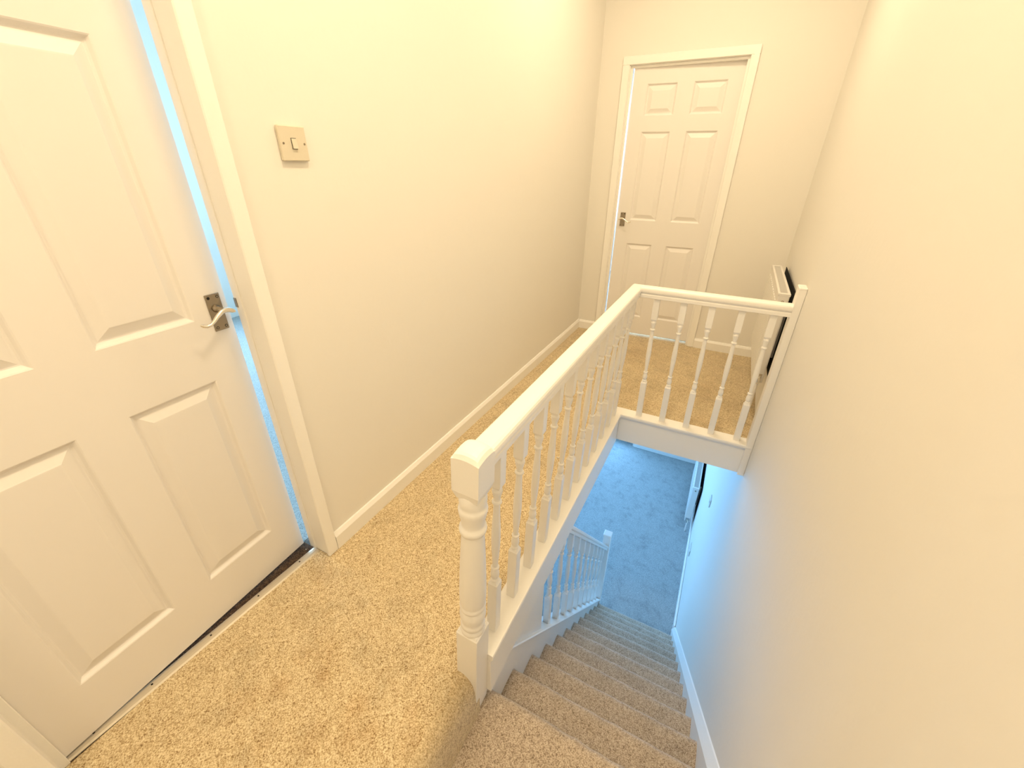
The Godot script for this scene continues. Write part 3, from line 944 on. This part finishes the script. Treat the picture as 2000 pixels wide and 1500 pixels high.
# ---------------------------------------------------------------- radiators
# near end at local z = 0, running to -z; back face at local x = 0 (wall side +x), front at x = -d
func radiator(called: String, at: Vector3, d: float, h: float, length: float, label: String, valve_out: bool) -> Node3D:
	var t := base(called, at, label, "radiator", "panel radiators on the right wall")
	var b := MB.new()
	# front panel with pressed vertical ribs
	b.box(Vector3(-d, 0.0, -length), Vector3(-d + 0.012, h - 0.006, -0.004), 0.004)
	var n := int(length / 0.066)
	for i in n:
		var z := -0.05 - i * (length - 0.08) / n
		b.box(Vector3(-d - 0.004, 0.03, z - 0.042), Vector3(-d + 0.002, h - 0.05, z), 0.0035)
	obj("front_panel", b, M.white_metal, t)
	b = MB.new()
	b.box(Vector3(-0.010, 0.005, -length), Vector3(0.0, h - 0.006, -0.004), 0.003)
	obj("back_panel", b, M.white_metal, t)
	# top grille: frame and bars
	b = MB.new()
	b.box(Vector3(-d - 0.002, h - 0.014, -length), Vector3(-d + 0.010, h, 0.0), 0.002)
	b.box(Vector3(-0.010, h - 0.014, -length), Vector3(0.002, h, 0.0), 0.002)
	b.box(Vector3(-d + 0.008, h - 0.014, -0.022), Vector3(-0.008, h, 0.0), 0.002)
	b.box(Vector3(-d + 0.008, h - 0.014, -length), Vector3(-0.008, h, -length + 0.022), 0.002)
	var bars := int(length / 0.014)
	for i in bars:
		var z := -0.03 - i * (length - 0.06) / bars
		b.box(Vector3(-d + 0.008, h - 0.010, z - 0.0035), Vector3(-0.008, h - 0.004, z))
	obj("top_grille", b, M.white_metal, t)
	b = MB.new()
	b.box(Vector3(-d + 0.004, 0.06, -0.012), Vector3(-0.004, h - 0.012, -0.001), 0.002)
	obj("side_panel", b, M.white_metal, t)
	b = MB.new()
	b.lathe([[0.0, 0.0], [0.0085, 0.0], [0.0085, 0.006], [0.006, 0.008], [0.0, 0.008]], Vector3(-d * 0.5, h - 0.045, -0.002), 14, Basis(Vector3.RIGHT, PI / 2))
	var v := obj("air_vent", b, M.chrome, t)
	v.set_meta("label", "small metal bleed valve")
	# inlet, valve and pipe at the near bottom corner
	b = MB.new()
	b.lathe([[0.0, 0.0], [0.011, 0.0], [0.011, 0.018], [0.0, 0.018]], Vector3(-d * 0.5, 0.035, -0.004), 12, Basis(Vector3.RIGHT, PI / 2))
	b.lathe([[0.0, -0.022], [0.010, -0.022], [0.012, -0.016], [0.012, 0.014], [0.009, 0.02], [0.0, 0.02]], Vector3(-d * 0.5, 0.035, 0.026), 14)
	obj("valve_body", b, M.bright_chrome, t)
	b = MB.new()
	b.tube([Vector3(-d * 0.5, 0.02, 0.026), Vector3(-d * 0.5, -0.05, 0.026), Vector3(-d * 0.5, -0.07, 0.030), Vector3(-d * 0.5, -at.y + (LOW if at.y < -1 else 0.0) + 0.002, 0.030)], 0.0075, 10)
	obj("supply_pipe", b, M.white_metal, t)
	return t

func radiators():
	var t := radiator("radiator", Vector3(1.474, 0.262, -0.965), 0.054, 0.525, 0.80, "white panel radiator on the landing wall beside the half newel", true)
	var b := MB.new()
	b.box(Vector3(0.0275, 0.02, -0.80), Vector3(0.0300, 0.52, -0.002))  # added black sheet: the dark of the gap, put in as colour
	obj("gap_shade_sheet", b, M.gap_shade, t).set_meta("label", "added black sheet standing in for the shade behind")
	b = MB.new()
	b.box(Vector3(-0.001, 0.12, -0.16), Vector3(0.0285, 0.40, -0.13), 0.001)
	obj("bracket", b, M.white_metal, t)
	t = radiator("radiator", Vector3(1.447, -2.62, -2.865), 0.070, 0.555, 1.10, "white double radiator low on the wall of the hall below", false)
	b = MB.new()
	b.box(Vector3(0.034, 0.02, -1.10), Vector3(0.036, 0.55, -0.01))  # same painted shade, a black sheet added behind the hall radiator
	obj("gap_shade_sheet", b, M.gap_shade, t).set_meta("label", "added black sheet standing in for the shade behind")
	b = MB.new()
	b.box(Vector3(-0.001, 0.12, -0.26), Vector3(0.035, 0.40, -0.23), 0.001)
	obj("bracket", b, M.white_metal, t)

# ---------------------------------------------------------------- small things
func plate(called: String, at: Vector3, turn: float, size: Vector2, label: String, category: String, mat: Material, rocker: bool, depth := 0.009):
	var t := base(called, at, label, category)
	t.rotation.y = turn
	var w := size.x / 2
	var h := size.y / 2
	var b := MB.new()
	# bevelled plate with a square hole for the rocker
	b.box(Vector3(-w, -h, 0.0), Vector3(w, h, depth), 0.0022)
	obj("face_plate", b, mat, t)
	if rocker:
		b = MB.new()
		b.box(Vector3(-0.0085, -0.0135, depth - 0.001), Vector3(0.0085, 0.0135, depth + 0.0006), 0.0003)
		obj("rocker_surround", b, M.dark, t)
		b = MB.new()
		b.loft([Vector3(-0.0072, -0.0122, depth), Vector3(0.0078, -0.0122, depth), Vector3(0.0078, 0.0122, depth), Vector3(-0.0072, 0.0122, depth)], [Vector3(-0.0072, -0.0122, depth + 0.0052), Vector3(0.0078, -0.0122, depth + 0.0052), Vector3(0.0078, 0.0122, depth + 0.0016), Vector3(-0.0072, 0.0122, depth + 0.0016)])
		obj("rocker", b, mat, t)
	else:
		for x in [-0.032, 0.032]:
			for q in [[0, 0.012], [-0.011, -0.011], [0.011, -0.011]]:
				b = MB.new()
				b.box(Vector3(x + q[0] - 0.0035, q[1] - 0.003, depth - 0.001), Vector3(x + q[0] + 0.0035, q[1] + 0.003, depth + 0.0004))
				obj("pin_hole", b, M.dark, t)
	for x in [-w + 0.0095, w - 0.0095]:
		b = MB.new()
		b.lathe([[0.0030, depth - 0.0002], [0.0030, depth + 0.0006], [0.0018, depth + 0.0009], [0.0, depth + 0.0009]], Vector3(x, 0, 0), 12, Basis(Vector3.RIGHT, PI / 2))
		obj("screw", b, M.chrome, t)

func small_things():
	plate("light_switch", Vector3(0.0005, 1.411, 0.671), PI / 2, Vector2(0.085, 0.085), "cream single rocker light switch on the wall beside the near door", "light switch", M.plastic, true, 0.011)
	plate("light_switch", Vector3(1.4855, -1.287, -1.74), -PI / 2, Vector2(0.086, 0.086), "white light switch on the right wall above the lower flight", "light switch", M.plastic_white, true)
	plate("wall_socket", Vector3(1.4850, -2.43, -2.24), -PI / 2, Vector2(0.146, 0.086), "white wall socket low on the right wall of the hall", "socket", M.plastic_white, false)
	# white patch of fluff by the left of the spindles
	var b := MB.new()
	b.tube([Vector3(-0.006, 0.003, 0.002), Vector3(-0.002, 0.005, -0.002), Vector3(0.003, 0.005, 0.001), Vector3(0.007, 0.003, -0.003)], [0.001, 0.0032, 0.0028, 0.001], 7)
	var o := obj("fluff", b, M.plastic_white)
	o.position = Vector3(0.577, 0.0, -0.099)
	tag(o, "tiny white scrap of fluff on the carpet behind the spindles", "litter")
